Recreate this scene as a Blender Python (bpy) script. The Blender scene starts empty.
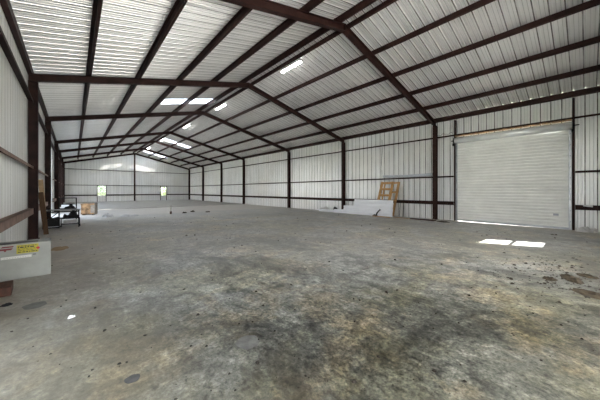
import bpy, bmesh, math, random
from mathutils import Vector, Matrix, noise
random.seed(7)
C = bpy.context.scene.collection
R = math.radians

# ------------------------------------------------------------------ dimensions (metres)
XL, XR = -1.06, 14.32            # wall sheets
CL, CR = -0.829, 14.085          # inner faces of the columns
XA = 6.628                       # ridge
ZK, ZA = 4.906, 6.72             # underside of rafter at the knee and at the ridge
SL = (ZA - ZK) / (XA - CL)
YF, YE = -1.15, 43.50            # front and end wall sheets
FR = [-0.95, 5.30, 11.39, 17.46, 25.43, 31.18, 37.40, 43.36]
RD = 0.23                        # rafter depth
PD = 0.20                        # purlin depth
def zb(x): return ZA - SL * abs(x - XA)
def zr(x): return zb(x) + RD + PD

# ------------------------------------------------------------------ materials
def mat(name, col, rough=0.6, metal=0.0, spec=0.5):
    m = bpy.data.materials.new(name); m.use_nodes = True
    b = m.node_tree.nodes['Principled BSDF']
    b.inputs['Base Color'].default_value = (*col, 1); b.inputs['Roughness'].default_value = rough
    b.inputs['Metallic'].default_value = metal; b.inputs['Specular IOR Level'].default_value = spec
    return m
def nd(m, t, **kw):
    n = m.node_tree.nodes.new(t)
    for k, v in kw.items(): setattr(n, k, v)
    return n
def lk(m, a, b): m.node_tree.links.new(a, b)
def bsdf(m): return m.node_tree.nodes['Principled BSDF']
def coords(m, scale=(1, 1, 1), loc=(0, 0, 0), rot=(0, 0, 0)):
    t = nd(m, 'ShaderNodeTexCoord'); mp = nd(m, 'ShaderNodeMapping')
    mp.inputs['Scale'].default_value = scale; mp.inputs['Location'].default_value = loc; mp.inputs['Rotation'].default_value = rot
    lk(m, t.outputs['Object'], mp.inputs['Vector']); return mp.outputs[0]
def noi(m, vec, scale, detail=4, rough=.6, dist=0):
    n = nd(m, 'ShaderNodeTexNoise'); n.inputs['Scale'].default_value = scale
    n.inputs['Detail'].default_value = detail; n.inputs['Roughness'].default_value = rough; n.inputs['Distortion'].default_value = dist
    lk(m, vec, n.inputs['Vector']); return n.outputs['Fac']
def ramp(m, fac, stops):
    r = nd(m, 'ShaderNodeValToRGB'); e = r.color_ramp.elements
    while len(e) < len(stops): e.new(.5)
    for i, (p, c) in enumerate(stops):
        e[i].position = p; e[i].color = (*c, 1) if len(c) == 3 else c
    lk(m, fac, r.inputs['Fac']); return r.outputs['Color']
def mix(m, fac, a, b, mode='MIX'):
    n = nd(m, 'ShaderNodeMix', data_type='RGBA', blend_type=mode)
    for s, v in ((n.inputs['Factor'], fac), (n.inputs['A'], a), (n.inputs['B'], b)):
        if isinstance(v, (int, float)): s.default_value = v
        elif isinstance(v, tuple): s.default_value = (*v, 1)
        else: lk(m, v, s)
    return n.outputs['Result']
def grey(v): return (v, v, v)
def varied(name, col, rough=.6, metal=0, amt=.25, scale=6, spec=.5, col2=None, sc3=(1, 1, 1)):
    m = mat(name, col, rough, metal, spec)
    n = noi(m, coords(m, sc3), scale, 5)
    c2 = col2 or tuple(c * (1 - amt) for c in col)
    lk(m, ramp(m, n, [(.3, c2), (.7, tuple(min(1, c * (1 + amt * .5)) for c in col))]), bsdf(m).inputs['Base Color'])
    return m

STEEL = varied('oxide_steel', (.034, .0135, .0105), .6, 0, .35, 3.0, .2, (.013, .005, .0045))
PALESTEEL = varied('pale_oxide_steel', (.27, .185, .155), .7, 0, .3, 4.0, .3)  # lighter brown steel, used on the lower left-wall girts
def sheet_mat(name, base, tint, streak, metal=.3, axis='Y', phase=0.0, lap=(.16, .225), dirt=.8):  # dirt sets the strength of the painted rib shade
    m = mat(name, base, .34, metal, .6)
    v = coords(m, streak)
    n1 = noi(m, v, 1.0, 5, .65)
    n2 = noi(m, coords(m), .35, 3)
    c = ramp(m, n1, [(.30, tuple(b * .86 for b in base)), (.52, base), (.8, tuple(min(.9, b * 1.08) for b in base))])
    c = mix(m, ramp(m, n2, [(.42, grey(0)), (.75, grey(.55))]), c, tint)
    # rib shade painted in as dark lines beside every rib
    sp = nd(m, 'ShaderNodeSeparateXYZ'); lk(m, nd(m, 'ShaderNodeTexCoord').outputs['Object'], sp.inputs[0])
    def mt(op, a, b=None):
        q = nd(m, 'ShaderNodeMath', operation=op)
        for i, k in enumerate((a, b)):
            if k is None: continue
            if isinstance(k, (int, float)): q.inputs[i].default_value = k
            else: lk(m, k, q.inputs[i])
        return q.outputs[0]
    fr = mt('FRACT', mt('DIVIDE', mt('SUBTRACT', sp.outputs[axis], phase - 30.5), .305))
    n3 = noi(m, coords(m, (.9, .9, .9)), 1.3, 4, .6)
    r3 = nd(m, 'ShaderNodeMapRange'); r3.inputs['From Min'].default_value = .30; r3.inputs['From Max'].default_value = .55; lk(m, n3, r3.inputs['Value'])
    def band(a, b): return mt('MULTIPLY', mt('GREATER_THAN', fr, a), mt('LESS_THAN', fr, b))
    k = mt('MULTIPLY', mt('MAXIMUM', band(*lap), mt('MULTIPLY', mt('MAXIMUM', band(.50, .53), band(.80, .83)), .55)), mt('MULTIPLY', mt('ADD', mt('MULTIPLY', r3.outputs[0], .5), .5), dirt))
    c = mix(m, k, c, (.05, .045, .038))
    lk(m, c, bsdf(m).inputs['Base Color'])
    return m
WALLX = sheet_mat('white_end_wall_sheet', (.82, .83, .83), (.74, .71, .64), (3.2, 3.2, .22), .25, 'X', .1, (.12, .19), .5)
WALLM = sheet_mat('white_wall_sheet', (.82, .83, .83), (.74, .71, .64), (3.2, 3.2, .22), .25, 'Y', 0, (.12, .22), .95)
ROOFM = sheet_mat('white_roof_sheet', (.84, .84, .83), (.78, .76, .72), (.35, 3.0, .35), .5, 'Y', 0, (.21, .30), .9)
GALV = varied('galvanised_sheet', (.40, .42, .45), .35, .5, .2, 5)
DOORM = varied('door_curtain_paint', (.84, .85, .82), .42, 0, .1, 1.5, .5)
DRUMM = varied('drum_paint', (.86, .88, .88), .25, .3, .12, 2)
BLACK = varied('black_metal', (.010, .010, .011), .6, 0, .3, 8, .2)
BLACKF = varied('black_fabric', (.012, .012, .013), .9, 0, .4, 12)
GREYTOP = varied('worn_table_top', (.16, .16, .16), .35, 0, .3, 6)
WOOD = varied('yellow_pine', (.50, .29, .12), .6, 0, .35, 3, .3, None, (8, 8, 1))
WOODT = varied('tan_board', (.42, .30, .18), .7, 0, .3, 4, .3, None, (1, 6, 6))
WOODB = varied('brown_timber', (.085, .045, .022), .75, 0, .45, 4, .3, None, (6, 6, 1))
WOODR = varied('red_brown_timber', (.085, .036, .024), .8, 0, .5, 14, .3, (.035, .018, .014))
PLY = varied('stained_plywood', (.40, .25, .13), .7, 0, .6, 3.4, .3, (.025, .014, .010))
PLYG = varied('grey_plywood', (.34, .30, .26), .75, 0, .35, 6, .3)
PLAST = varied('white_plastic_film', (.62, .61, .60), .45, 0, .25, 7)
WSHEET = varied('white_trim_sheet', (.84, .86, .90), .35, 0, .06, 1.2, .6)
TRIMM = varied('weathered_trim', (.56, .60, .66), .4, .1, .25, 2)
BOXM = varied('white_box_card', (.31, .32, .30), .5, 0, .18, 3, .4)
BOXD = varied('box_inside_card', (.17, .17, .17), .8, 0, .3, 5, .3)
YEL = varied('yellow_label', (.40, .35, .02), .5, 0, .15, 9)
REDM = varied('dark_red_print', (.16, .02, .025), .6, 0, .2, 15)
RED = mat('red_sticker', (.45, .02, .03), .5)
INK = mat('black_print', (.03, .03, .02), .6)
PALE = mat('pale_sticker', (.60, .60, .58), .5)
RUBBER = varied('black_rubber', (.015, .015, .015), .7, 0, .3, 10)
RUST = varied('rusty_pipe', (.10, .055, .04), .8, 0, .5, 20)
PIPE = varied('pale_pipe', (.52, .50, .46), .5, 0, .3, 12)
DEBRIS = varied('floor_chips', (.055, .045, .035), .9, 0, .5, 30)
DIRTM = varied('brown_dirt', (.085, .066, .044), .95, 0, .5, 14, .2, (.03, .024, .018))
LEAF = varied('leaves', (.10, .24, .03), .55, 0, .5, 2)
BARK = varied('bark', (.12, .08, .05), .9)
FIXT = mat('fixture_white', (.8, .8, .8), .4)

def emit_mat(name, col, s):
    m = mat(name, (.8, .8, .8)); b = bsdf(m)
    b.inputs['Emission Color'].default_value = (*col, 1); b.inputs['Emission Strength'].default_value = s
    return m
LED = emit_mat('lit_tube_cover', (1, .98, .95), 12)

SKYL = bpy.data.materials.new('translucent_roof_panel'); SKYL.use_nodes = True
nt = SKYL.node_tree; nt.nodes.clear()
o_ = nt.nodes.new('ShaderNodeOutputMaterial'); t_ = nt.nodes.new('ShaderNodeBsdfTranslucent'); d_ = nt.nodes.new('ShaderNodeBsdfDiffuse'); x_ = nt.nodes.new('ShaderNodeMixShader')
t_.inputs['Color'].default_value = (.9, .92, .95, 1); d_.inputs['Color'].default_value = (.85, .87, .9, 1); x_.inputs[0].default_value = .25
nt.links.new(t_.outputs[0], x_.inputs[1]); nt.links.new(d_.outputs[0], x_.inputs[2])
p_ = nt.nodes.new('ShaderNodeBsdfTransparent'); y_ = nt.nodes.new('ShaderNodeMixShader'); y_.inputs[0].default_value = .12
nt.links.new(x_.outputs[0], y_.inputs[1]); nt.links.new(p_.outputs[0], y_.inputs[2]); nt.links.new(y_.outputs[0], o_.inputs[0])

GLASS = bpy.data.materials.new('window_glass'); GLASS.use_nodes = True
nt = GLASS.node_tree; nt.nodes.clear()
o_ = nt.nodes.new('ShaderNodeOutputMaterial'); t_ = nt.nodes.new('ShaderNodeBsdfTransparent'); g_ = nt.nodes.new('ShaderNodeBsdfGlossy'); x_ = nt.nodes.new('ShaderNodeMixShader')
g_.inputs['Roughness'].default_value = .02; x_.inputs[0].default_value = .06
nt.links.new(t_.outputs[0], x_.inputs[1]); nt.links.new(g_.outputs[0], x_.inputs[2]); nt.links.new(x_.outputs[0], o_.inputs[0])

# concrete floor: pale grey slab with large dark damp-looking stains, olive and beige dirt
def floor_mat():
    m = mat('stained_concrete', (.3, .3, .28), .6, 0, .35)
    v = coords(m)
    big = noi(m, v, .26, 4, .62, .5)
    med = noi(m, coords(m, (1.15, .8, 1), loc=(5, 3, 0)), .85, 12, .76, .7)
    sm = noi(m, coords(m, loc=(1, 9, 0)), 4.2, 8, .72, .4)
    fine = noi(m, v, 30, 5, .75)
    grit = noi(m, coords(m, (1.25, .8, 1), loc=(7, 1, 2)), 11, 8, .75, .3)
    c = ramp(m, big, [(.30, (.17, .168, .150)), (.45, (.235, .235, .222)), (.58, (.29, .29, .283)), (.75, (.35, .35, .343))])
    dk = ramp(m, med, [(.36, grey(.26)), (.44, grey(.54)), (.51, grey(.92)), (.60, grey(1.12)), (.72, grey(1.35))])
    c = mix(m, 1.0, c, dk, 'MULTIPLY')
    c = mix(m, 1.0, c, ramp(m, sm, [(.34, grey(.38)), (.45, grey(.82)), (.55, grey(1.06)), (.68, grey(1.5))]), 'MULTIPLY')
    c = mix(m, 1.0, c, ramp(m, grit, [(.35, grey(.28)), (.44, grey(.80)), (.54, grey(1.08)), (.66, grey(1.65))]), 'MULTIPLY')
    c = mix(m, 1.0, c, ramp(m, fine, [(.34, grey(.45)), (.5, grey(1)), (.66, grey(1.5))]), 'MULTIPLY')
    # dirt tints: olive near the middle and front, beige along the left wall
    bn = noi(m, coords(m, loc=(11, 2, 4)), .55, 6, .65, .4)
    c = mix(m, ramp(m, bn, [(.47, grey(0)), (.58, grey(.9))]), c, mix(m, 1.0, c, (1.04, .98, .76), 'MULTIPLY'))
    bn2 = noi(m, coords(m, loc=(3, 12, 4)), 1.1, 6, .65, .4)
    c = mix(m, ramp(m, bn2, [(.52, grey(0)), (.62, grey(.9))]), c, mix(m, 1.0, c, (1.30, 1.12, .93), 'MULTIPLY'))
    sep = nd(m, 'ShaderNodeSeparateXYZ'); lk(m, nd(m, 'ShaderNodeTexCoord').outputs['Object'], sep.inputs[0])
    def lin(src, a, b, warp=.0):
        q = nd(m, 'ShaderNodeMath', operation='ADD'); lk(m, src, q.inputs[0])
        w = nd(m, 'ShaderNodeMath', operation='MULTIPLY'); lk(m, med, w.inputs[0]); w.inputs[1].default_value = warp
        lk(m, w.outputs[0], q.inputs[1])
        r = nd(m, 'ShaderNodeMapRange'); r.inputs['From Min'].default_value = a + warp * .5; r.inputs['From Max'].default_value = b + warp * .5
        r.interpolation_type = 'SMOOTHSTEP'; lk(m, q.outputs[0], r.inputs['Value']); return r.outputs[0]
    def mul(a, b, k=1.0):
        q = nd(m, 'ShaderNodeMath', operation='MULTIPLY'); lk(m, a, q.inputs[0])
        if isinstance(b, float): q.inputs[1].default_value = b
        else: lk(m, b, q.inputs[1])
        q2 = nd(m, 'ShaderNodeMath', operation='MULTIPLY'); lk(m, q.outputs[0], q2.inputs[0]); q2.inputs[1].default_value = k; return q2.outputs[0]
    beige = mix(m, sm, (.30, .245, .195), (.46, .40, .34))
    c = mix(m, mul(lin(sep.outputs['X'], 1.7, -.7, 1.8), 1.0, .55), c, beige)          # swept dirt by the left wall
    c = mix(m, mul(lin(sep.outputs['X'], 12.6, 14.2, 1.2), 1.0, .55), c, (.24, .19, .13)) # and by the right wall
    far = mul(lin(sep.outputs['Y'], 17.6, 19.2, 2.5), lin(sep.outputs['Y'], 27.0, 25.2, .4), .8)
    c = mix(m, far, c, beige)
    c = mix(m, mul(lin(sep.outputs['Y'], 12.0, 17.0, 3), 1.0, .4), c, (.44, .43, .42))
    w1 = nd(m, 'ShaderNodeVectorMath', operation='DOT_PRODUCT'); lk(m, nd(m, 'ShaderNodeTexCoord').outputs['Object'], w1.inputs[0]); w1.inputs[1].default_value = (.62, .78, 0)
    near_far_light = lin(w1.outputs['Value'], 2.6, 7.6, 5.0)  # painted light falloff: floor darker near the camera, lighter farther off
    c = mix(m, mul(near_far_light, 1.0, .92), mix(m, 1.0, c, (.66, .655, .58), 'MULTIPLY'), mix(m, .5, mix(m, 1.0, c, (2.0, 1.99, 1.97), 'MULTIPLY'), (.54, .54, .53)))
    lk(m, c, bsdf(m).inputs['Base Color'])
    rg = ramp(m, med, [(.3, grey(.34)), (.7, grey(.62))]); lk(m, rg, bsdf(m).inputs['Roughness'])
    b = nd(m, 'ShaderNodeBump'); b.inputs['Strength'].default_value = .35; b.inputs['Distance'].default_value = .012
    lk(m, sm, b.inputs['Height']); lk(m, b.outputs[0], bsdf(m).inputs['Normal'])
    return m
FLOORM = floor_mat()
SLABM = varied('pale_concrete', (.44, .43, .40), .6, 0, .14, 1.2, .3, (.36, .34, .31))
BOUNCE_GROUND = varied('bounce_ground_concrete', (.68, .66, .62), .8, 0, .12, .6, .3)
GROUNDM = varied('outdoor_ground', (.30, .28, .20), .95, 0, .3, .5, .2, (.16, .20, .07))

# ------------------------------------------------------------------ mesh builder
class MB:
    def __init__(s): s.v = []; s.f = []
    def quad(s, a, b, c, d):
        n = len(s.v); s.v += [a, b, c, d]; s.f.append((n, n + 1, n + 2, n + 3))
    def box(s, x0, x1, y0, y1, z0, z1, M=None):
        n = len(s.v)
        p = [(x, y, z) for z in (z0, z1) for x, y in ((x0, y0), (x1, y0), (x1, y1), (x0, y1))]
        if M: p = [tuple(M @ Vector(q)) for q in p]
        s.v += p
        s.f += [tuple(n + i for i in q) for q in ((3, 2, 1, 0), (4, 5, 6, 7), (0, 1, 5, 4), (1, 2, 6, 5), (2, 3, 7, 6), (3, 0, 4, 7))]
        return s
    def sweep(s, a, b, close=True):
        """a, b: matching closed outlines (lists of 3-D points); joined by sides, capped by n-gons"""
        n = len(s.v); k = len(a); s.v += list(a) + list(b)
        for i in range(k):
            j = (i + 1) % k; s.f.append((n + i, n + j, n + k + j, n + k + i))
        if close: s.f += [tuple(n + i for i in reversed(range(k))), tuple(n + k + i for i in range(k))]
        return s
    def bar(s, p, q, w, h, up=(0, 0, 1)):
        p, q = Vector(p), Vector(q); d = (q - p).normalized(); u = Vector(up)
        x = d.cross(u)
        if x.length < 1e-4: x = d.cross(Vector((0, 1, 0)))
        x.normalize(); u = x.cross(d).normalized()
        o = [x * (w / 2 * i) + u * (h / 2 * j) for i, j in ((-1, -1), (1, -1), (1, 1), (-1, 1))]
        return s.sweep([tuple(p + k) for k in o], [tuple(q + k) for k in o])
    def tube(s, pts, r, seg=8, cap=True):
        rr = r if isinstance(r, (list, tuple)) else [r] * len(pts)
        P = [Vector(p) for p in pts]; base = len(s.v)
        for i, p in enumerate(P):
            d = (P[min(i + 1, len(P) - 1)] - P[max(i - 1, 0)]).normalized()
            x = d.cross(Vector((0, 0, 1)))
            if x.length < 1e-3: x = Vector((1, 0, 0))
            x.normalize(); y = d.cross(x)
            for k in range(seg):
                t = 2 * math.pi * k / seg; s.v.append(tuple(p + x * (math.cos(t) * rr[i]) + y * (math.sin(t) * rr[i])))
        for i in range(len(P) - 1):
            for k in range(seg):
                a = base + i * seg + k; b = base + i * seg + (k + 1) % seg
                s.f.append((a, b, b + seg, a + seg))
        if cap:
            s.f += [tuple(base + k for k in reversed(range(seg))), tuple(base + (len(P) - 1) * seg + k for k in range(seg))]
        return s
    def build(s, name, m, parent=None, bevel=0, smooth=False):
        me = bpy.data.meshes.new(name); me.from_pydata(s.v, [], s.f)
        bm = bmesh.new(); bm.from_mesh(me); bmesh.ops.remove_doubles(bm, verts=bm.verts, dist=1e-5)
        bmesh.ops.recalc_face_normals(bm, faces=bm.faces); bm.to_mesh(me); bm.free()
        me.materials.append(m)
        o = bpy.data.objects.new(name, me); C.objects.link(o)
        if parent: o.parent = parent
        if bevel:
            b = o.modifiers.new('bevel', 'BEVEL'); b.width = bevel; b.segments = 2; b.limit_method = 'ANGLE'
        if smooth:
            for p in me.polygons: p.use_smooth = True
        return o
def tag(o, label=None, cat=None, group=None, kind=None):
    for k, v in (('label', label), ('category', cat), ('group', group), ('kind', kind)):
        if v: o[k] = v
    return o
def empty(name, loc=(0, 0, 0), rz=0):
    o = bpy.data.objects.new(name, None); C.objects.link(o); o.location = loc; o.rotation_euler = (0, 0, rz)
    o.empty_display_size = .2; return o
def struct(o): o['kind'] = 'structure'; return o

# ------------------------------------------------------------------ profiled sheets
PER = .305
ROOF_RIB = [(0, 0), (.018, .050), (.046, .050), (.064, 0), (.112, 0), (.124, .020), (.154, .020), (.166, 0), (.204, 0), (.216, .020), (.246, .020), (.258, 0)]
WALL_RIB = [(0, 0), (.004, .060), (.030, .060), (.034, 0), (.112, 0), (.122, .014), (.142, .014), (.152, 0), (.204, 0), (.214, .014), (.234, .014), (.244, 0)]
def profile(u0, u1, cuts=(), phase=0.0, roof=False):
    """(u, depth) points of ribbed panel between u0 and u1: deep ribs every foot, two slight ones between"""
    base = ROOF_RIB if roof else WALL_RIB
    pts = []
    k = math.floor((u0 - phase) / PER) - 1
    while phase + k * PER < u1 + PER:
        pts += [(phase + k * PER + a, d) for a, d in base]; k += 1
    def dep(u):
        for (a, d), (b, e) in zip(pts, pts[1:]):
            if a <= u <= b: return d + (e - d) * (u - a) / max(b - a, 1e-9)
        return 0
    out = [p for p in pts if u0 < p[0] < u1] + [(u, dep(u)) for u in (u0, u1, *[c for c in cuts if u0 < c < u1])]
    return sorted(out)
def sheet(mb, u0, u1, lo, hi, P, holes=(), phase=0.0, splits=(), roof=False):
    """holes: (ua, ub, va, vb); lo/hi: functions of u"""
    cuts = [c for h in holes for c in h[:2]] + list(splits)
    pr = profile(u0, u1, cuts, phase, roof)
    for (a, da), (b, db) in zip(pr, pr[1:]):
        if b - a < 1e-6: continue
        mid = (a + b) / 2
        segs = [(lo, hi)]
        hs = sorted([h for h in holes if h[0] <= mid <= h[1]], key=lambda h: h[2])
        if hs:
            segs = []; cur = lo
            for h in hs:
                segs.append((cur, (lambda u, z=h[2]: z))); cur = (lambda u, z=h[3]: z)
            segs.append((cur, hi))
        for l, h in segs:
            if h(mid) - l(mid) < 1e-4: continue
            mb.quad(P(a, l(a), da), P(b, l(b), db), P(b, h(b), db), P(a, h(a), da))

# openings
DR = (.39, 4.33, -.2, 4.0)                       # roll-up door, right wall (y0,y1,z0,z1)
DL = [(1.2, 4.0, -.2, 4.12), (18.2, 22.8, -.2, 4.12), (25.8, 30.8, -.2, 4.12), (31.6, 37.0, -.2, 4.12)]  # left wall openings, most added unseen to let daylight in
W1 = (2.36, 3.30, .80, 2.19); W2 = (9.97, 10.80, .74, 2.08)   # end wall windows (x0,x1,z0,z1)
WF = (10.06, 10.98, 1.34, 2.36)                   # front wall window behind the camera
DF = (-.5, 8.1, -.2, 4.12)                        # added opening behind the camera, lets daylight in under the shade roof

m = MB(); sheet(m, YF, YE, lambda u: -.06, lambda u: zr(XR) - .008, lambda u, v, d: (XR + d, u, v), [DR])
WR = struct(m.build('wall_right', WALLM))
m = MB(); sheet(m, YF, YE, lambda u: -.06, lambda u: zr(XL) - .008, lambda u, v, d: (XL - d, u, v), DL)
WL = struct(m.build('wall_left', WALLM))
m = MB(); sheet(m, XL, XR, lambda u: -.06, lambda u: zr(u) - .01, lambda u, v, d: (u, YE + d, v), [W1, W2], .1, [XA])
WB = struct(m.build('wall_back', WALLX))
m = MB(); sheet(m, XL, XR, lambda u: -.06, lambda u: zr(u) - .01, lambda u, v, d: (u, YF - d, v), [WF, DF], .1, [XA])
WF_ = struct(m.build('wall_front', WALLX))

# roof: ribs run down both slopes; translucent panels let into it
SKY = [(15.10, 16.15, 3.70, 6.42, -1), (29.40, 30.45, 7.15, 9.82, 1), (40.3, 41.3, 7.3, 10.2, 1), (40.3, 41.3, 3.9, 6.2, -1)]
m = MB()
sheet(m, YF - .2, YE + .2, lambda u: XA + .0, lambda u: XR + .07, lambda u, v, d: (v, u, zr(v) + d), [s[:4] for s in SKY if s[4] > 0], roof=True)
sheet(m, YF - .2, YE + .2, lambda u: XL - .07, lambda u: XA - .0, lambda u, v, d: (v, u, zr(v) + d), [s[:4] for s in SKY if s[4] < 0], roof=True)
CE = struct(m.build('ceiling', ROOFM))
for (a, b, x0, x1, sd) in SKY:
    m = MB(); sheet(m, a, b, lambda u: x0, lambda u: x1, lambda u, v, d: (v, u, zr(v) + d), roof=True)
    m.build('skylight_panel', SKYL, CE)
m = MB(); m.quad((XA - .18, YF - .2, zr(XA) - .002), (XA, YF - .2, zr(XA) + .075), (XA, YE + .2, zr(XA) + .075), (XA - .18, YE + .2, zr(XA) - .002))
m.quad((XA + .18, YF - .2, zr(XA) - .002), (XA, YF - .2, zr(XA) + .075), (XA, YE + .2, zr(XA) + .075), (XA + .18, YE + .2, zr(XA) - .002))
m.build('ridge_cap', GALV, CE)

# purlins: Z sections, webs upright, bolted on the rafters
def purlin(x, flip):
    t = .008; z0 = RD; z1 = RD + PD - .004; w = .07
    o = [(-w, z0), (0, z0), (0, z1 - t), (w, z1 - t), (w, z1), (-t, z1), (-t, z0 + t), (-w, z0 + t)]
    o = [(a * flip, b) for a, b in o]
    pa = [(x + a, YF + .02, zb(x + a) + b) for a, b in o]
    pb = [(x + a, YE - .02, zb(x + a) + b) for a, b in o]
    m = MB(); m.sweep(pa, pb); return m.build('purlin', STEEL, CE)
for off in (.24, 1.72, 3.24, 4.76, 6.24):
    purlin(XA + off, 1); purlin(XA - off, -1)
for x0, s in ((XR, -1), (XL, 1)):                 # eave struts: C sections on top of the walls
    t = .008; w = .10; xa = x0 + s * .005
    o = [(0, RD + .02), (w, RD + .02), (w, RD + .07), (w - t, RD + .07), (w - t, RD + .02 + t), (t, RD + .02 + t), (t, RD + PD - .03), (w, RD + PD - .03), (w, RD + PD - .022), (0, RD + PD - .022)]
    # closed inner face so it reads as a solid member from inside
    o = [(0, RD - .0), (w, RD - .0), (w, RD + PD - .006), (0, RD + PD - .006)]
    pa = [(xa + s * a, YF + .02, zb(xa + s * a) + b) for a, b in o]; pb = [(p[0], YE - .02, p[2]) for p in pa]
    m = MB(); m.sweep(pa, pb); m.build('eave_strut', STEEL, CE)

# ------------------------------------------------------------------ portal frames
def ibeam(fw, dp, tf=.014, tw=.010):
    """outline in (a across flange, b depth from inner face)"""
    h = fw / 2; w = tw / 2
    return [(-h, 0), (h, 0), (h, tf), (w, tf), (w, dp - tf), (h, dp - tf), (h, dp), (-h, dp), (-h, dp - tf), (-w, dp - tf), (-w, tf), (-h, tf)]
names = ['', 'its right column just left of the roll-up door', 'its left column beside the leaning planks',
         'third rafter seen fully from the front, behind the work table', 'fourth from the front, at the near edge of the far slab',
         'second last before the one on the end wall', 'last one before the one on the end wall']
for i, y in enumerate(FR):
    if i == 0:
        fr = empty('steel_frame_arch', (XA, y, 0)); tag(fr, 'dark brown steel portal against the front wall, nearest of all', 'steel portal', 'steel portals')
    elif i == 7:
        fr = empty('steel_frame_arch', (XA, y, 0)); tag(fr, 'dark brown steel portal against the far end wall, with a middle post', 'steel portal', 'steel portals')
    else:
        fr = empty('steel_frame_arch', (XA, y, 0)); tag(fr, 'dark brown steel portal, ' + names[i], 'steel portal', 'steel portals')
    def loc(p): return (p[0] - XA, p[1], p[2])
    for xi, s in ((CL, -1), (CR, 1)):
        o = ibeam(.18, .215)
        b = [loc((xi + s * d, a, 0.0)) for a, d in o]; t = [loc((xi + s * d, a, zb(xi + s * d) + .01)) for a, d in o]
        m = MB(); m.sweep(b, t); c = m.build('column', STEEL, fr)
        m = MB(); m.box(*sorted((xi - s * .03 - XA, xi + s * .228 - XA)), -.12, .12, 0, .018); m.build('base_plate', STEEL, c)
        # rafter, mitred at the ridge
        xo = xi + s * .215
        o = ibeam(.15, RD)
        a_ = [loc((xo, a, zb(xo) + d)) for a, d in o]; b_ = [loc((XA, a, ZA + d)) for a, d in o]
        m = MB(); m.sweep(a_, b_); m.build('rafter', STEEL, fr)
        # stiffener plates at knee
        m = MB(); m.box(*sorted((xi - XA, xi + s * .205 - XA)), -.07, .07, zb(xi) - .012, zb(xi)); m.build('knee_plate', STEEL, fr)
    m = MB(); m.box(-.012, .012, -.08, .08, ZA - .02, ZA + RD); m.build('ridge_plate', STEEL, fr)
    if i == 7:
        o = ibeam(.16, .20); b = [(-.05 + a, -.12 + d, 0) for a, d in o]; t = [(-.05 + a, -.12 + d, zb(XA - .1)) for a, d in o]
        m = MB(); m.sweep(b, t); m.build('column', STEEL, fr)

# ------------------------------------------------------------------ girts
GD = .13
def girt_side(x0, s, wall, y0, y1, z, tall):
    """x0 wall sheet, s = direction to the inside"""
    xi = x0 + s * GD; m = MB()
    if tall:
        m.box(*sorted((xi, xi - s * .010)), y0, y1, z - .18, z)
        m.box(*sorted((xi, x0 + s * .004)), y0, y1, z - .008, z); m.box(*sorted((xi, x0 + s * .004)), y0, y1, z - .18, z - .172)
        m.box(*sorted((xi - s * .0, xi - s * .02)), y0, y1, z - .035, z - .030)
    else:
        m.box(*sorted((xi, x0 + s * .004)), y0, y1, z - .008, z)
        m.box(*sorted((xi, xi - s * .008)), y0, y1, z - .075, z)
    m.build('girt', PALESTEEL if (wall is WL and z < 4) else STEEL, wall)
for i in range(7):
    y0, y1 = FR[i] + .006, FR[i + 1] - .006
    for z, tall in ((.96, 1), (2.25, 0), (4.30, 0)):
        if i == 0 and z < 4:
            girt_side(XR, -1, WR, y0, DR[0] - .09, z, tall); girt_side(XR, -1, WR, DR[1] + .09, y1, z, tall)
        else: girt_side(XR, -1, WR, y0, y1, z, tall)
        hole = {0: DL[0], 3: DL[1], 4: DL[2], 5: DL[3]}.get(i)
        if hole and z < 4.2:
            if hole[0] - .09 - y0 > .1: girt_side(XL, 1, WL, y0, hole[0] - .09, z, tall)
            if y1 - hole[1] - .09 > .1: girt_side(XL, 1, WL, hole[1] + .09, y1, z, tall)
        else: girt_side(XL, 1, WL, y0, y1, z, tall)
def girt_end(wall, yw, s, x0, x1, z, tall):
    m = MB(); yi = yw + s * .12
    h = .15 if tall else .07
    m.box(x0, x1, *sorted((yi, yi - s * .008)), z - h, z); m.box(x0, x1, *sorted((yi, yw + s * .004)), z - .008, z)
    m.build('girt', STEEL, wall)
for (wall, yw, s, wins) in ((WB, YE, -1, (W1, W2)), (WF_, YF, 1, (WF,))):
    for z, tall in ((.98, 1), (2.26, 0), (4.30, 0)):
        xs = [CL - .0]
        for w in wins:
            if w[2] - .1 < z < w[3] + .02: xs += [w[0] - .05, w[1] + .05]
        xs += [CR]
        if wall is WF_ and z < 4: xs = sorted(xs + [DF[0] - .0, DF[1] + .1])
        if wall is WB: xs = sorted(xs + [XA - .08, XA - .02])
        for a, b in zip(xs[::2], xs[1::2]):
            if b - a > .05: girt_end(wall, yw, s, a, b, z, tall)
    for w in wins:                                   # jambs down to the floor
        for x in (w[0], w[1]):
            m = MB(); m.box(x - .035, x + .035, *sorted((yw + s * .01, yw + s * .11)), 0, 2.2 if wall is WB else 2.7); m.build('jamb', STEEL, wall)
def win(n, w, y, s):
    r = empty('window_%d' % n, ((w[0] + w[1]) / 2, y, w[2])); struct(r)
    W = (w[1] - w[0]) / 2; H = w[3] - w[2]; f = .04
    m = MB(); 
    for a in ((-W, -W + f, 0, H), (W - f, W, 0, H), (-W + f, W - f, 0, f), (-W + f, W - f, H - f, H)): m.box(a[0], a[1], -.02, .02, a[2], a[3])
    m.build('window_frame', PALE if n != 3 else PALESTEEL, r)
    if n == 3: m = MB(); m.box(-W + f, W - f, -.018, .018, H / 2 - .02, H / 2 + .02); m.build('meeting_rail', PALESTEEL, r)
    m = MB(); m.box(-W + f, W - f, -.003, .003, f, H - f); m.build('pane', GLASS, r)
win(1, W1, YE + .01, -1); win(2, W2, YE + .01, -1); win(3, WF, YF - .01, 1)

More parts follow.
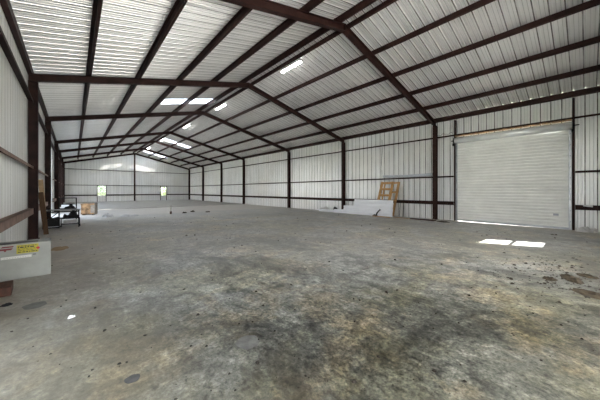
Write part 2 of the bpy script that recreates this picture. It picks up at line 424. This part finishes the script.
# ------------------------------------------------------------------ floor and ground
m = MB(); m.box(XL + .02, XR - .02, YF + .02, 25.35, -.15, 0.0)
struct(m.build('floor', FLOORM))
m = MB(); m.box(XL + .02, XR - .02, 25.35, YE - .02, -.15, .035); struct(m.build('floor', SLABM))
m = MB(); m.box(-160, 170, -120, 300, -.5, -.08); struct(m.build('outdoor_ground', GROUNDM))
m = MB(); m.box(-18, XL - .25, -22, 46, -.2, -.04); struct(m.build('added_bounce_ground', BOUNCE_GROUND))  # unseen pale ground added to bounce sunlight up to the ceiling
m = MB(); m.box(XL - .25, XR + 6, -22, YF - .25, -.2, -.04); struct(m.build('added_bounce_ground', BOUNCE_GROUND))
m = MB(); m.box(XR + .25, XR + 6, YF - .25, 46, -.2, -.04); struct(m.build('added_bounce_ground', BOUNCE_GROUND))
m = MB(); m.box(-2.4, 11.1, -9.4, YF - .1, 4.62, 4.68); lt = struct(m.build('added_shade_roof', ROOFM))  # unseen roof on posts, added to keep sun out of the front opening
for x in (-2.2, 4.4, 10.9):
    m = MB(); m.box(x - .06, x + .06, -9.1, -8.98, -.04, 4.62); m.build('post', STEEL, lt)

# ------------------------------------------------------------------ roll-up door
D = empty('door_1', (XR, (DR[0] + DR[1]) / 2, 0)); struct(D)
D['label'] = 'large white ribbed roll-up door under its round drum, in the right wall'
yc = (DR[0] + DR[1]) / 2; hw = (DR[1] - DR[0]) / 2
m = MB(); z = .075; k = 0; prev = None; xc = -.10
pts = []
while z < 3.92:
    pts += [(xc, z), (xc - .030, z + .014), (xc - .030, z + .070), (xc, z + .096)]; z += .130
y0, y1 = -hw + .06, hw - .06
for (xa, za), (xb, zb_) in zip(pts, pts[1:]):
    m.quad((xa, y0, za), (xa, y1, za), (xb, y1, zb_), (xb, y0, zb_))
cur = m.build('curtain', DOORM, D)
sm = cur.modifiers.new('thick', 'SOLIDIFY'); sm.thickness = .002; sm.offset = 1
m = MB(); m.sweep([(xc - .03, y0, .001), (xc + .01, y0, .001), (xc + .01, y0, .09), (xc - .03, y0, .09)], [(xc - .03, y1, .022), (xc + .01, y1, .022), (xc + .01, y1, .09), (xc - .03, y1, .09)]); m.build('bottom_bar', GALV, D)
m = MB(); m.tube([(-.20, -hw - .02, 3.97), (-.20, hw + .02, 3.97)], .145, 28); dr = m.build('drum', DRUMM, D, smooth=False)
for p in dr.data.polygons: p.use_smooth = abs(p.normal.y) < .5
m = MB(); m.tube([(-.20, -hw - .20, 3.97), (-.20, -hw, 3.97)], .02, 8); m.build('axle', BLACK, D)
m = MB(); m.tube([(-.20, hw, 3.97), (-.20, hw + .18, 3.97)], .02, 8); m.build('axle', BLACK, D)
for s in (-1, 1):
    y = s * (hw + .035)
    m = MB(); m.box(-.36, -.01, y - .012, y + .012, 3.76, 4.08); m.box(-.40, -.30, y - .03, y + .03, 3.70, 3.80); m.tube([(-.20, y - .05, 3.97), (-.20, y + .06, 3.97)], .055, 12); m.build('bracket', BLACK, D)
    yg = s * (hw - .035)
    m = MB(); m.box(xc - .045, xc - .03, yg - .045, yg + .045, 0, 3.80); m.box(xc + .02, xc + .035, yg - .045, yg + .045, 0, 4.02)
    m.box(xc - .045, xc + .035, *sorted((yg + s * .035, yg + s * .045)), 0, 3.8); g = m.build('guide', GALV, D)
    m = MB()
    for q in range(9): m.box(xc - .053, xc - .045, yg - .01, yg + .01, .3 + q * .42, .32 + q * .42)
    m.build('bolt', BLACK, g)
    yj = s * (hw + .045)
    ztop = zr(XR) - .25
    m = MB(); m.box(-.13, -.004, yj + s * .0 - .035, yj + .035, 0, ztop); m.build('jamb', STEEL, D)
m = MB()
q = -hw
while q < hw - .1:
    m.box(-.20, -.02, q, q + .265, 4.185, 4.222); q += .285
m.build('header_board', PLY, D)
m = MB(); m.box(xc - .05, xc - .028, -hw + .35, -hw + .50, .52, .60); m.build('latch', GALV, D)

# ------------------------------------------------------------------ LED fixtures by the ridge
desc = ['nearest and largest', 'second nearest, across from the nearest skylight', 'third nearest', 'fourth nearest, beside the middle skylight', 'farthest and smallest']
for k, yc_ in enumerate((8.66, 15.82, 22.54, 30.28, 37.4)):
    x = 7.16; f = empty('strip_light', (x, yc_, zb(x) + .36)); f.rotation_euler = (0, math.atan(SL), 0)
    tag(f, 'lit white strip light beside the ridge, ' + desc[k], 'strip light', 'strip lights along the ridge')
    m = MB(); m.box(-.07, .07, -.66, .66, .0, .045); m.build('housing', FIXT, f)
    n = 10; prof = [(.06 * math.cos(math.pi * t / n), -.05 * math.sin(math.pi * t / n)) for t in range(n + 1)]
    m = MB(); m.sweep([(a, -.64, b) for a, b in prof], [(a, .64, b) for a, b in prof]); m.build('diffuser', LED, f)
    for s in (-1, 1):
        m = MB(); m.box(-.005, .005, s * .5 - .01, s * .5 + .01, .04, .075); m.build('hanger', GALV, f)

# ------------------------------------------------------------------ white box, left foreground
B = empty('white_box', (-.67, 6.60, 0), R(2)); tag(B, 'large open white box with a yellow label, on the floor by the left wall', 'box')
hx, hy, H = .355, .19, .60
m = MB(); t = .012
m.box(-hx, hx, -hy, -hy + t, 0, H); m.box(-hx, hx, hy - t, hy, 0, H); m.box(-hx, -hx + t, -hy + t, hy - t, 0, H); m.box(hx - t, hx, -hy + t, hy - t, 0, H); m.box(-hx + t, hx - t, -hy + t, hy - t, 0, .02)
m.build('box_body', BOXM, B, .004)
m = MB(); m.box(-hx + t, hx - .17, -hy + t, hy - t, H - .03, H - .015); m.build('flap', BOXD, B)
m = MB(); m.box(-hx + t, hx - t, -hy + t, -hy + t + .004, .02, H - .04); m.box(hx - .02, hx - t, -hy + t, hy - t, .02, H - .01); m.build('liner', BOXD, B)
yf = -hy - .002
def onface(a): return [a[0], a[1], yf - .001, yf + .003, a[2], a[3]]
L = MB(); L.box(*onface((-.06, .20, .43, .575))); lab = L.build('yellow_label', YEL, B)
m = MB(); rr = random.Random(3)
for row, (z0, h) in enumerate(((.552, .010), (.522, .020), (.500, .008), (.476, .008), (.446, .014))):
    x = -.045
    while x < (.17 if row != 1 else .13):
        w = rr.uniform(.015, .05); m.box(x, min(x + w, .185), yf - .003, yf - .001, z0, z0 + h); x += w + .009
m.build('print', INK, lab)
m = MB(); m.tube([(.195, yf - .005, .50), (.195, yf - .001, .50)], .022, 14); m.build('red_sticker', RED, B)
m = MB()
for (x0, x1, z0, h) in ((-.235, -.105, .548, .022), (-.26, -.12, .505, .030)):
    m.sweep([(x0, yf - .002, z0), (x1, yf - .002, z0), (x1 + .02, yf - .002, z0 + h), (x0 + .02, yf - .002, z0 + h)], [(x0, yf + .002, z0), (x1, yf + .002, z0), (x1 + .02, yf + .002, z0 + h), (x0 + .02, yf + .002, z0 + h)])
m.box(-.20, -.175, yf - .002, yf + .002, .486, .508)
m.build('red_print', REDM, B)
m = MB(); m.box(*onface((-.235, .115, .355, .395))); st = m.build('pale_sticker', PALE, B)
m = MB(); x = -.20
while x < .09: m.box(x, x + .012, yf - .003, yf - .001, .368, .372); x += .03
m.build('print', INK, st)
for q in ((-.31, -.25, .365, .392), (.13, .17, .383, .405)):
    m = MB(); m.box(*onface(q)); m.build('print', BOXD, B)

# timber and scrap below it
m = MB(); m.box(-.17, .17, -.20, .20, 0, .125); o = m.build('timber_block', WOODR, None, .008); o.location = (-.85, 5.66, 0); o.rotation_euler.z = R(4)
tag(o, 'short red brown timber block on the floor in front of the white box', 'timber')
def lump(name, x, y, sx, sy, h, mtl, label, cat, seed=1, n=12, rz=0, group=None, ridge=.6, z0=0.0):
    rn = random.Random(seed); m = MB(); V = {}
    for i in range(n + 1):
        for j in range(n + 1):
            u, v = i / n * 2 - 1, j / n * 2 - 1
            r = max(abs(u), abs(v)); rad = math.hypot(u, v) or 1e-6; k = r / rad
            uu, vv = u * k, v * k
            q = noise.noise(Vector((uu * 1.8 + seed, vv * 1.8, seed * 3.1)))
            e = 1 + .28 * noise.noise(Vector((uu * 2.2, vv * 2.2, seed + 9)))
            zz = h * max(0, (1 - r ** 2) ** .5 * (1 - ridge + ridge * abs(q) * 2.6) + .12 * noise.noise(Vector((u * 6, v * 6, seed))) * (1 - r))
            V[i, j] = (uu * sx * e, vv * sy * e, zz)
    for i in range(n):
        for j in range(n):
            m.quad(V[i, j], V[i + 1, j], V[i + 1, j + 1], V[i, j + 1])
    o = m.build(name, mtl); o.location = (x, y, z0); o.rotation_euler.z = rz
    tag(o, label, cat, group); return o
lump('cloth_scrap', -.66, 5.05, .06, .05, .02, BLACKF, 'black scrap on the floor in front of the red brown timber block', 'scrap', 4, 8)
lump('paper_scrap', -.02, 4.05, .038, .02, .03, DOORM, 'small crumpled white scrap alone on the floor left of centre', 'scrap', 8, 8, .4)
lump('cardboard_scrap', -.27, 9.1, .17, .33, .02, WOODT, 'flat tan cardboard piece on the floor right behind the white box', 'cardboard', 5, 8)

# ------------------------------------------------------------------ leaning boards behind the second left column
m = MB(); m.bar((-.70, 12.3, .0), (-.84, 12.3, 1.45), .13, .045, (0, 1, .0)); 
o = m.build('timber_plank', WOODB, None, .004); tag(o, 'dark brown plank leaning upright on the left wall beside the second column', 'plank')
m = MB(); m.bar((-.715, 12.38, .0), (-.845, 12.38, 1.88), .12, .03, (0, 1, 0))
o = m.build('tan_board', WOODT, None, .004); tag(o, 'tall tan board leaning behind the dark brown plank at the left wall', 'board')

# ------------------------------------------------------------------ black work table
T = empty('work_table', (-.36, 14.25, 0)); tag(T, 'black metal work table with braced legs standing by the left wall', 'table')
m = MB(); m.box(-.56, .55, -.32, .30, .70, .73); m.build('table_top', GREYTOP, T, .004)
for x, y in ((-.53, -.29), (.52, -.29), (-.53, .27), (.52, .27)):
    m = MB(); m.box(x - .018, x + .018, y - .018, y + .018, 0, .70); m.build('leg', BLACK, T)
m = MB(); m.bar((-.53, -.30, .66), (-.10, -.30, .25), .02, .03); m.bar((-.53, -.30, .20), (-.08, -.30, .66), .02, .03); m.build('brace', BLACK, T)
m = MB(); m.box(.505, .535, -.27, .25, .12, .15); m.box(-.53, .52, .26, .28, .60, .64); m.build('rail', BLACK, T)
o = empty('tool_chest', (-.66, 14.12, 0)); tag(o, 'low black open chest on the floor under the left half of the table', 'chest')
m = MB(); m.sweep([(-.20, -.12, 0), (.24, -.12, 0), (.24, -.12, .46), (-.20, -.12, .34)], [(-.20, .25, 0), (.24, .25, 0), (.24, .25, .46), (-.20, .25, .34)]); m.build('body', BLACK, o, .006)
m = MB(); m.box(-.17, .21, -.135, -.12, .06, .085); m.build('handle', GALV, o)
lump('black_bag', -.08, 14.24, .27, .20, .26, BLACKF, 'slumped black bag stuffed under the right half of the work table', 'bag', 12, 12, z0=.36)
K = empty('utility_cart', (-.10, 14.45, 0)); tag(K, 'low black cart with two shelves standing under the work table', 'cart')
for z in (.13, .36):
    m = MB(); m.box(-.30, .30, -.16, .16, z - .03, z); m.build('shelf', BLACK, K)
for x in (-.29, .29):
    for y in (-.15, .15):
        m = MB(); m.box(x - .012, x + .012, y - .012, y + .012, .05, .36); m.build('post', BLACK, K)
        m = MB(); m.tube([(x, y - .012, .03), (x, y + .012, .03)], .03, 10); m.build('wheel', RUBBER, K)
m = MB(); m.box(-.22, .20, -.10, .12, 0, .15); o = m.build('white_carton', PLAST, None, .006); o.location = (-.10, 14.45, .13); tag(o, 'small white carton on the lower shelf of the cart under the table', 'carton')

# rack behind
K = empty('shelf_rack', (-.20, 15.75, 0)); tag(K, 'black open metal shelf rack standing behind the work table', 'rack')
for x in (-.29, .29):
    for y in (-.18, .18):
        m = MB(); m.box(x - .02, x + .02, y - .02, y + .02, 0, 1.18); m.build('post', BLACK, K)
for z in (.28, .70, .90, 1.18):
    m = MB()
    for y in (-.18, .18): m.box(-.29, .29, y - .012, y + .012, z - .03, z)
    for x in (-.29, .29): m.box(x - .012, x + .012, -.18, .18, z - .03, z)
    if z in (.28, .70, 1.18): m.box(-.28, .28, -.17, .17, z - .012, z - .004)
    m.build('shelf', BLACK, K)
lump('tool_bag', -.14, 15.75, .20, .13, .14, BLACKF, 'black bag lying on the middle shelf of the rack', 'bag', 21, 10, z0=.70)

# crate, white scraps, pipe stub
K = empty('plywood_crate', (.76, 20.75, 0), R(-16)); tag(K, 'stained brown plywood crate with one grey side, on the floor past the table', 'crate')
m = MB(); m.box(-.36, .30, -.30, .30, .04, .71); m.build('crate_body', PLY, K, .006)
m = MB(); m.box(.30, .325, -.31, .31, .04, .73); m.build('side_panel', PLYG, K)
for x in (-.25, .22):
    m = MB(); m.box(x - .05, x + .05, -.31, .31, 0, .04); m.build('skid', WOODB, K)
for q in (.62, .06):
    m = MB(); m.box(-.37, .30, -.325, -.30, q, q + .08); m.build('batten', PLY, K)
# small corner face so the grey side shows towards the viewer
m = MB(); m.box(.115, .30, -.327, -.302, .13, .62); m.build('end_board', PLYG, K)
lump('plastic_scrap', 1.45, 18.3, .28, .30, .17, PLAST, 'crumpled pale grey plastic heap on the floor right of the crate', 'scrap', 31, 12)
lump('plastic_sheet', 2.45, 18.0, .50, .35, .10, PLAST, 'flat crumpled white plastic sheet on the floor between crate and pipe stub', 'scrap', 33, 12)
K = empty('pipe_stub', (4.68, 17.8, 0)); tag(K, 'upright pipe stub sticking out of the floor at the slab edge', 'pipe')
m = MB(); m.tube([(0, 0, .17), (0, 0, .50)], .055, 14); m.build('sleeve', PIPE, K)
m = MB(); m.tube([(0, 0, 0), (0, 0, .17)], .065, 14); m.build('pipe_base', RUST, K)
m = MB(); m.tube([(0, 0, .50), (0, 0, .52)], .062, 14); m.build('cap', RUST, K)
for k, (x, y) in enumerate(((5.55, 17.9), (7.0, 17.6), (6.3, 18.6))):
    lump('rubble_piece', x, y, .16, .12, .10, DIRTM, ['brown rubble lump on the floor just right of the pipe stub', 'brown rubble lump, farthest right of the three past the pipe stub', 'brown rubble lump, farthest back of the three past the pipe stub'][k], 'rubble', 41 + k, 8, 0, 'rubble at the slab edge')

# ------------------------------------------------------------------ stacked white sheets leaning on the right wall
def lean_panel(name, y0, y1, xf, xt, z1, label, z0=0.012, ridges=3, taper=0.0, grp='leaning white sheets'):
    """a ribbed sheet on edge; bottom at x=xf, top at x=xt, height z1; taper lowers the far end"""
    m = MB(); n = ridges * 4; pr = []
    for k in range(n + 1):
        t = k / n; d = (.0, .0, .018, .018)[k % 4]
        pr.append((t, d))
    A, Bq = [], []
    for y, sc in ((y0, 1.0), (y1, 1.0 - taper)):
        row = [(xf + (xt - xf) * t * sc - d, y, z0 + (z1 - z0) * t * sc) for t, d in pr]
        (A if not A else Bq).extend(row)
    for k in range(n): m.quad(A[k], Bq[k], Bq[k + 1], A[k + 1])
    o = m.build(name, WSHEET); s = o.modifiers.new('thick', 'SOLIDIFY'); s.thickness = .012; s.offset = -1
    tag(o, label, 'metal sheet', grp); return o
lean_panel('metal_sheet', 7.32, 10.0, 13.50, 13.62, .95, 'tallest white metal sheet leaning on the right wall, in front of the wooden step ladder')
lean_panel('metal_sheet', 7.36, 10.75, 13.40, 13.47, .60, 'middle white metal sheet, half as high, leaning in front of the tallest one', taper=.12)
lean_panel('metal_sheet', 7.40, 11.5, 13.31, 13.37, .32, 'low white metal sheet leaning in front of the middle one', ridges=2, taper=.25)
for k, (y0, y1, x, z) in enumerate(((10.3, 13.1, 13.62, .03), (10.9, 13.4, 13.75, .075), (10.8, 12.7, 13.50, .12))):
    m = MB(); m.box(-.14, .14, y0, y1, 0, .02); m.box(-.14, -.12, y0, y1, .02, .06); m.box(.0, .02, y0, y1, .02, .035); o = m.build('trim_length', WSHEET); o.location = (x, 0, .002 + k * .062); o.rotation_euler = (0, 0, 0)
    tag(o, ['white trim length, bottom of the pile at the foot of the second right column', 'white trim length, middle of the pile at the second right column', 'white trim length, top of the pile at the second right column'][k], 'metal trim', 'loose white trims')
lump('black_bucket_scrap', 13.62, 11.62, .12, .20, .20, BLACKF, 'black crumpled scrap on the white trim pile by the second right column', 'scrap', 51, 10, z0=.19)
lump('plastic_scrap', 13.75, 12.75, .16, .5, .16, PLAST, 'crumpled white plastic on the far end of the white trim pile', 'scrap', 52, 10, z0=.15)
lump('plastic_scrap', 13.9, 14.2, .14, .6, .08, PLAST, 'thin strip of pale rubbish along the right wall past the trim pile', 'scrap', 53, 10)
# black strap on the sheets
m = MB(); m.tube([(13.16, 8.05, .03), (13.13, 8.25, .10), (13.15, 8.38, .05), (13.17, 8.2, .02)], .035, 8)
m.tube([(13.17, 8.15, .05), (13.20, 8.12, .2), (13.23, 8.02, .33), (13.25, 7.92, .40), (13.25, 8.0, .43)], [.05, .04, .032, .03, .02], 8)
o = m.build('rubber_strap', RUBBER, None, 0, True); tag(o, 'twisted black rubber strap lying against the white sheets', 'strap')
m = MB(); m.box(-.05, .05, -.55, .55, 0, .06); o = m.build('floor_board', WOODT, None, .004); o.location = (13.02, 7.75, 0); tag(o, 'narrow tan board on the floor at the foot of the white sheets', 'board')
m = MB(); m.box(-.16, .16, -.85, .85, 0, .018); o = m.build('floor_panel', GALV); o.location = (13.85, 6.55, .0); o.rotation_euler.z = R(3); tag(o, 'flat grey metal sheet on the floor by the right wall, left of the first column', 'metal sheet')
m = MB(); m.box(-.14, .14, -.62, .62, 0, .035); o = m.build('brown_panel', WOODR, None, .004); o.location = (13.42, 5.62, 0); o.rotation_euler.z = R(-6); tag(o, 'dark red brown board on the floor in front of the first right column', 'board')
m = MB(); m.box(-.10, .10, -.45, .45, 0, .025); o = m.build('pale_board', WOODT, None, .004); o.location = (13.50, 6.80, 0); o.rotation_euler.z = R(-3); tag(o, 'wide tan board on the floor between the grey sheet and the red brown board', 'board')
for k, (y, h, x) in enumerate(((6.95, 1.25, 14.10), (7.14, .95, 14.08))):
    m = MB(); m.tube([(x - .12, y, .02), (x, y, h)], .012, 8); o = m.build('steel_rod', BLACK); tag(o, ['thin dark rod leaning on the right wall, the taller of two by the white sheets', 'thin dark rod leaning on the right wall, the shorter of two by the white sheets'][k], 'rod', 'leaning rods')

# wooden step ladder behind the sheets
S = empty('step_ladder', (13.78, 7.70, 0)); tag(S, 'yellow wooden step ladder standing at the right wall behind the white sheets', 'ladder')
for yb, yt in ((.86, .42), (.14, -.26)):
    m = MB(); m.bar((-.08, yb, .0), (.02, yt, 2.02), .14, .06, (1, 0, 0)); m.build('side_rail', WOOD, S)
for z in (.17, .535, .90, 1.265, 1.63, 1.99):
    t = z / 2.02; ya = .86 - .44 * t; yb = .14 - .40 * t; x = -.08 + .10 * t
    m = MB(); m.box(x - .05, x + .14, yb, ya, z - .10, z + .02); m.build('tread', WOOD, S)
m = MB(); m.bar((.33, -.06, .0), (.20, -.52, 2.0), .13, .05, (1, 0, 0)); m.build('rear_leg', WOOD, S)
m = MB(); m.bar((.33, .80, .0), (.22, .36, 1.95), .07, .05, (1, 0, 0)); m.build('rear_leg', WOOD, S)
for z in (.9, 1.40, 1.93):
    t = z / 2.0; m = MB(); m.bar((-.08 + .1 * t, .14 - .40 * t, z), (.33 - .13 * t, -.06 - .52 * t, z + .03), .05, .10); m.build('brace', WOOD, S)

# trims lying on the middle girt, and the hanging cable
for k, (y0, y1, z0, z1) in enumerate(((6.75, 8.32, 2.262, 2.30), (5.42, 6.95, 2.30, 2.262))):
    m = MB()
    pr = [(0, 0), (-.10, .012), (-.115, .10), (-.09, .135), (-.02, .14), (-.015, .13), (-.08, .125), (-.10, .10), (-.09, .02), (0, .01)]
    m.sweep([(14.30 + a, y0, z0 + b) for a, b in pr], [(14.30 + a, y1, z1 + b) for a, b in pr])
    o = m.build('gutter_trim', TRIMM); tag(o, ['pale metal trim length on the middle girt, above the step ladder', 'pale metal trim length on the middle girt, ending at the first right column'][k], 'metal trim', 'trims on the girt')
m = MB(); m.tube([(14.16, 8.36, 4.62), (14.15, 8.35, 3.9), (14.17, 8.42, 3.2), (14.15, 8.36, 2.6), (14.16, 8.38, 2.0), (14.16, 8.38, 1.2)], .012, 6)
o = m.build('hanging_cable', RUBBER, None, 0, True); tag(o, 'thin dark cable hanging down the right wall above the white sheets', 'cable')
m = MB(); pts = [(14.15, 4.45 + .06 * k, 4.36 + .035 * math.sin(k * 1.1) + .02 * (k % 3)) for k in range(14)]; m.tube(pts, .008, 5)
o = m.build('loose_wire', RUBBER); tag(o, 'tangled thin wire lying on the upper girt left of the roll-up door', 'wire')

# rubbish right of the roll-up door, dirt piles
lump('plastic_heap', 13.98, .02, .20, .30, .20, PLAST, 'crumpled white plastic heap at the wall right of the roll-up door', 'scrap', 61, 14)
lump('plastic_heap', 14.02, -.56, .14, .18, .13, WOODT, 'tan crumpled paper heap at the wall, farthest right', 'scrap', 62, 12)
m = MB(); m.sweep([(a, -.12, b) for a, b in ((.02, .002), (.02, .012), (-.012, .012), (-.012, -.07), (-.004, -.07), (-.004, .002))], [(a, .12, b) for a, b in ((.02, .002), (.02, .012), (-.012, .012), (-.012, -.04), (-.004, -.04), (-.004, .002))]); o = m.build('paper_tag', PLAST); o.location = (14.188, -.02, .961); tag(o, 'white scrap stuck on the low girt right of the roll-up door', 'scrap')
for k, (x, y, sx, sy, h) in enumerate(((6.05, .42, .13, .09, .035), (6.35, .18, .28, .12, .025), (6.75, .0, .16, .12, .03), (5.6, -.05, .25, .16, .02), (13.3, 4.6, .3, .25, .03), (12.2, .75, .09, .06, .02))):
    lump('dirt_pile', x, y, sx, sy, h, DIRTM, ['small dark dirt pile at the right of the foreground, leftmost of its row', 'long low brown dirt patch in the right foreground, middle of its row', 'small brown dirt pile in the right foreground, behind the row', 'flat brown dirt patch nearest the right edge of the photo',
         'low brown dirt heap at the foot of the first right column', 'tiny dirt pile on the floor in front of the roll-up door'][k], 'dirt pile', 71 + k, 12, .3 * k, 'dirt piles', 1.0)

def stain(x, y, sx, sy, mtl, label, seed, rz=0):
    rn = random.Random(seed); n = 26; m = MB(); P = []
    for i in range(n):
        a = 6.283 * i / n; e = 1 + .22 * noise.noise(Vector((math.cos(a) * 1.6, math.sin(a) * 1.6, seed)))
        P.append((math.cos(a) * sx * e, math.sin(a) * sy * e))
    m.sweep([(a, b, 0) for a, b in P], [(a * .96, b * .96, .0015) for a, b in P])
    o = m.build('oil_stain', mtl); o.location = (x, y, .0005); o.rotation_euler.z = rz; tag(o, label, 'stain', 'dried stains on the slab')
OIL = varied('dried_oil', (.085, .082, .075), .7, 0, .3, 9, .3, (.05, .048, .044))
OILP = varied('faint_oil', (.15, .145, .13), .7, 0, .3, 9, .3, (.105, .10, .09))
stain(.35, 2.41, .055, .05, OIL, 'small dark round stain in the lower left of the floor', 3)
stain(1.29, 2.23, .12, .11, OILP, 'large faint round stain on the floor, rightmost of the three stains', 5, .5)
stain(-.38, 4.80, .11, .13, OILP, 'faint oval stain right in front of the timber block', 7, .2)
# chips scattered on the slab: nobody could count them
m = MB(); rn = random.Random(11)
for k in range(1100):
    d = 1.9 + 15 * rn.random() ** 1.25; a = R(rn.uniform(-12, 96))
    x, y = d * math.sin(a) * 1.0, d * math.cos(a)
    if rn.random() < .38: x, y = rn.gauss(6.3, .8), rn.gauss(.3, .45)
    if (-1 < x < -.2 and 13.8 < y < 14.7): continue
    if not (XL + .3 < x < 12.8 and -.9 < y < 24): continue
    if -.6 < x < .1 and 8.6 < y < 9.6: continue
    if -1.1 < x < -.2 and 5 < y < 7: continue
    s = min(.022, .0042 * math.exp(abs(rn.gauss(0, .75)))) * (1 + .10 * d); h = s * rn.uniform(.2, .6); n = len(m.v); q = rn.randint(4, 6); ph = rn.random() * 6
    base = [(x + s * rn.uniform(.5, 1.2) * math.cos(ph + 6.283 * i / q), y + s * rn.uniform(.4, 1.2) * math.sin(ph + 6.283 * i / q), 0) for i in range(q)]
    top = [(x + (p[0] - x) * .6, y + (p[1] - y) * .6, h) for p in base]
    m.sweep(base, top)
o = m.build('floor_debris', DEBRIS); tag(o, 'small dark chips and crumbs scattered over the concrete floor', 'debris', None, 'stuff')

# ------------------------------------------------------------------ bushes outside the end windows
def bush(x, y, h, w, n, seed, label):
    b = empty('bush', (x, y, -.08)); tag(b, label, 'bush'); rn = random.Random(seed)
    m = MB()
    for k in range(5):
        a = rn.uniform(0, 6.28); m.tube([(0, 0, 0), (math.cos(a) * w * .25, math.sin(a) * w * .25, h * .5), (math.cos(a) * w * .5, math.sin(a) * w * .5, h * .85)], [.05, .035, .01], 6)
    m.build('stem', BARK, b)
    m = MB()
    for k in range(n):
        a = rn.uniform(0, 6.28); t = rn.random() ** .6; z = h * rn.uniform(.08, 1); rr_ = w * t * math.sqrt(max(.05, 1 - (z / h * 1.15 - .35) ** 2))
        p = Vector((math.cos(a) * rr_, math.sin(a) * rr_, z)); u = Vector((rn.uniform(-1, 1), rn.uniform(-1, 1), rn.uniform(-1, 1))).normalized() * .09; v = u.orthogonal().normalized() * .045
        m.quad(tuple(p - u), tuple(p + v), tuple(p + u), tuple(p - v))
    m.build('foliage', LEAF, b)
bush(3.1, 49.0, 2.3, 1.9, 2600, 5, 'leafy green bush outside the left window of the end wall')
bush(12.0, 49.5, 2.5, 1.0, 1100, 6, 'slender green sapling outside the right window of the end wall')

# ------------------------------------------------------------------ light
SUN = bpy.data.lights.new('sun', 'SUN'); SUN.energy = 15.0; SUN.angle = R(.5); SUN.color = (1, .97, .92)
o = bpy.data.objects.new('sun', SUN); C.objects.link(o); o.rotation_euler = Vector((-.60, 1.40, -1.0)).to_track_quat('-Z', 'Y').to_euler()
W = bpy.data.worlds.new('world'); bpy.context.scene.world = W; W.use_nodes = True
bg = W.node_tree.nodes['Background']
tc = W.node_tree.nodes.new('ShaderNodeTexCoord'); sp = W.node_tree.nodes.new('ShaderNodeSeparateXYZ'); cr = W.node_tree.nodes.new('ShaderNodeValToRGB')
W.node_tree.links.new(tc.outputs['Generated'], sp.inputs[0]); W.node_tree.links.new(sp.outputs['Z'], cr.inputs[0]); W.node_tree.links.new(cr.outputs[0], bg.inputs[0])
cr.color_ramp.elements[0].position = 0; cr.color_ramp.elements[0].color = (1, .98, .95, 1)
cr.color_ramp.elements[1].position = .7; cr.color_ramp.elements[1].color = (.62, .78, 1, 1)
bg.inputs[1].default_value = 1.6
def portal(loc, size, rot):
    l = bpy.data.lights.new('daylight_portal', 'AREA'); l.shape = 'RECTANGLE'; l.size, l.size_y = size; l.cycles.is_portal = True
    o = bpy.data.objects.new('daylight_portal', l); C.objects.link(o); o.location = loc; o.rotation_euler = rot
for d in DL:
    portal((XL - .04, (d[0] + d[1]) / 2, 2.05), (4.2, d[1] - d[0]), (0, R(-90), 0))
portal(((DF[0] + DF[1]) / 2, YF - .06, 2.05), (DF[1] - DF[0], 4.2), (R(90), 0, 0))
portal(((WF[0] + WF[1]) / 2, YF - .06, 1.85), (.9, 1.0), (R(90), 0, 0))

# ------------------------------------------------------------------ camera
cam = bpy.data.cameras.new('camera'); cam.sensor_width = 36; cam.lens = 254.9 * 36 / 600; cam.shift_y = -9.3 / 600; cam.clip_start = .05; cam.clip_end = 1000
co = bpy.data.objects.new('camera', cam); C.objects.link(co); co.location = (0, 0, 1.5); co.rotation_euler = (R(90), 0, R(-41.6))
sc = bpy.context.scene; sc.camera = co
sc.view_settings.view_transform = 'Standard'; sc.view_settings.look = 'None'; sc.view_settings.gamma = 1; sc.view_settings.use_curve_mapping = False
sc.view_settings.exposure = 1.78
sc.cycles.diffuse_bounces = 8; sc.cycles.max_bounces = 12
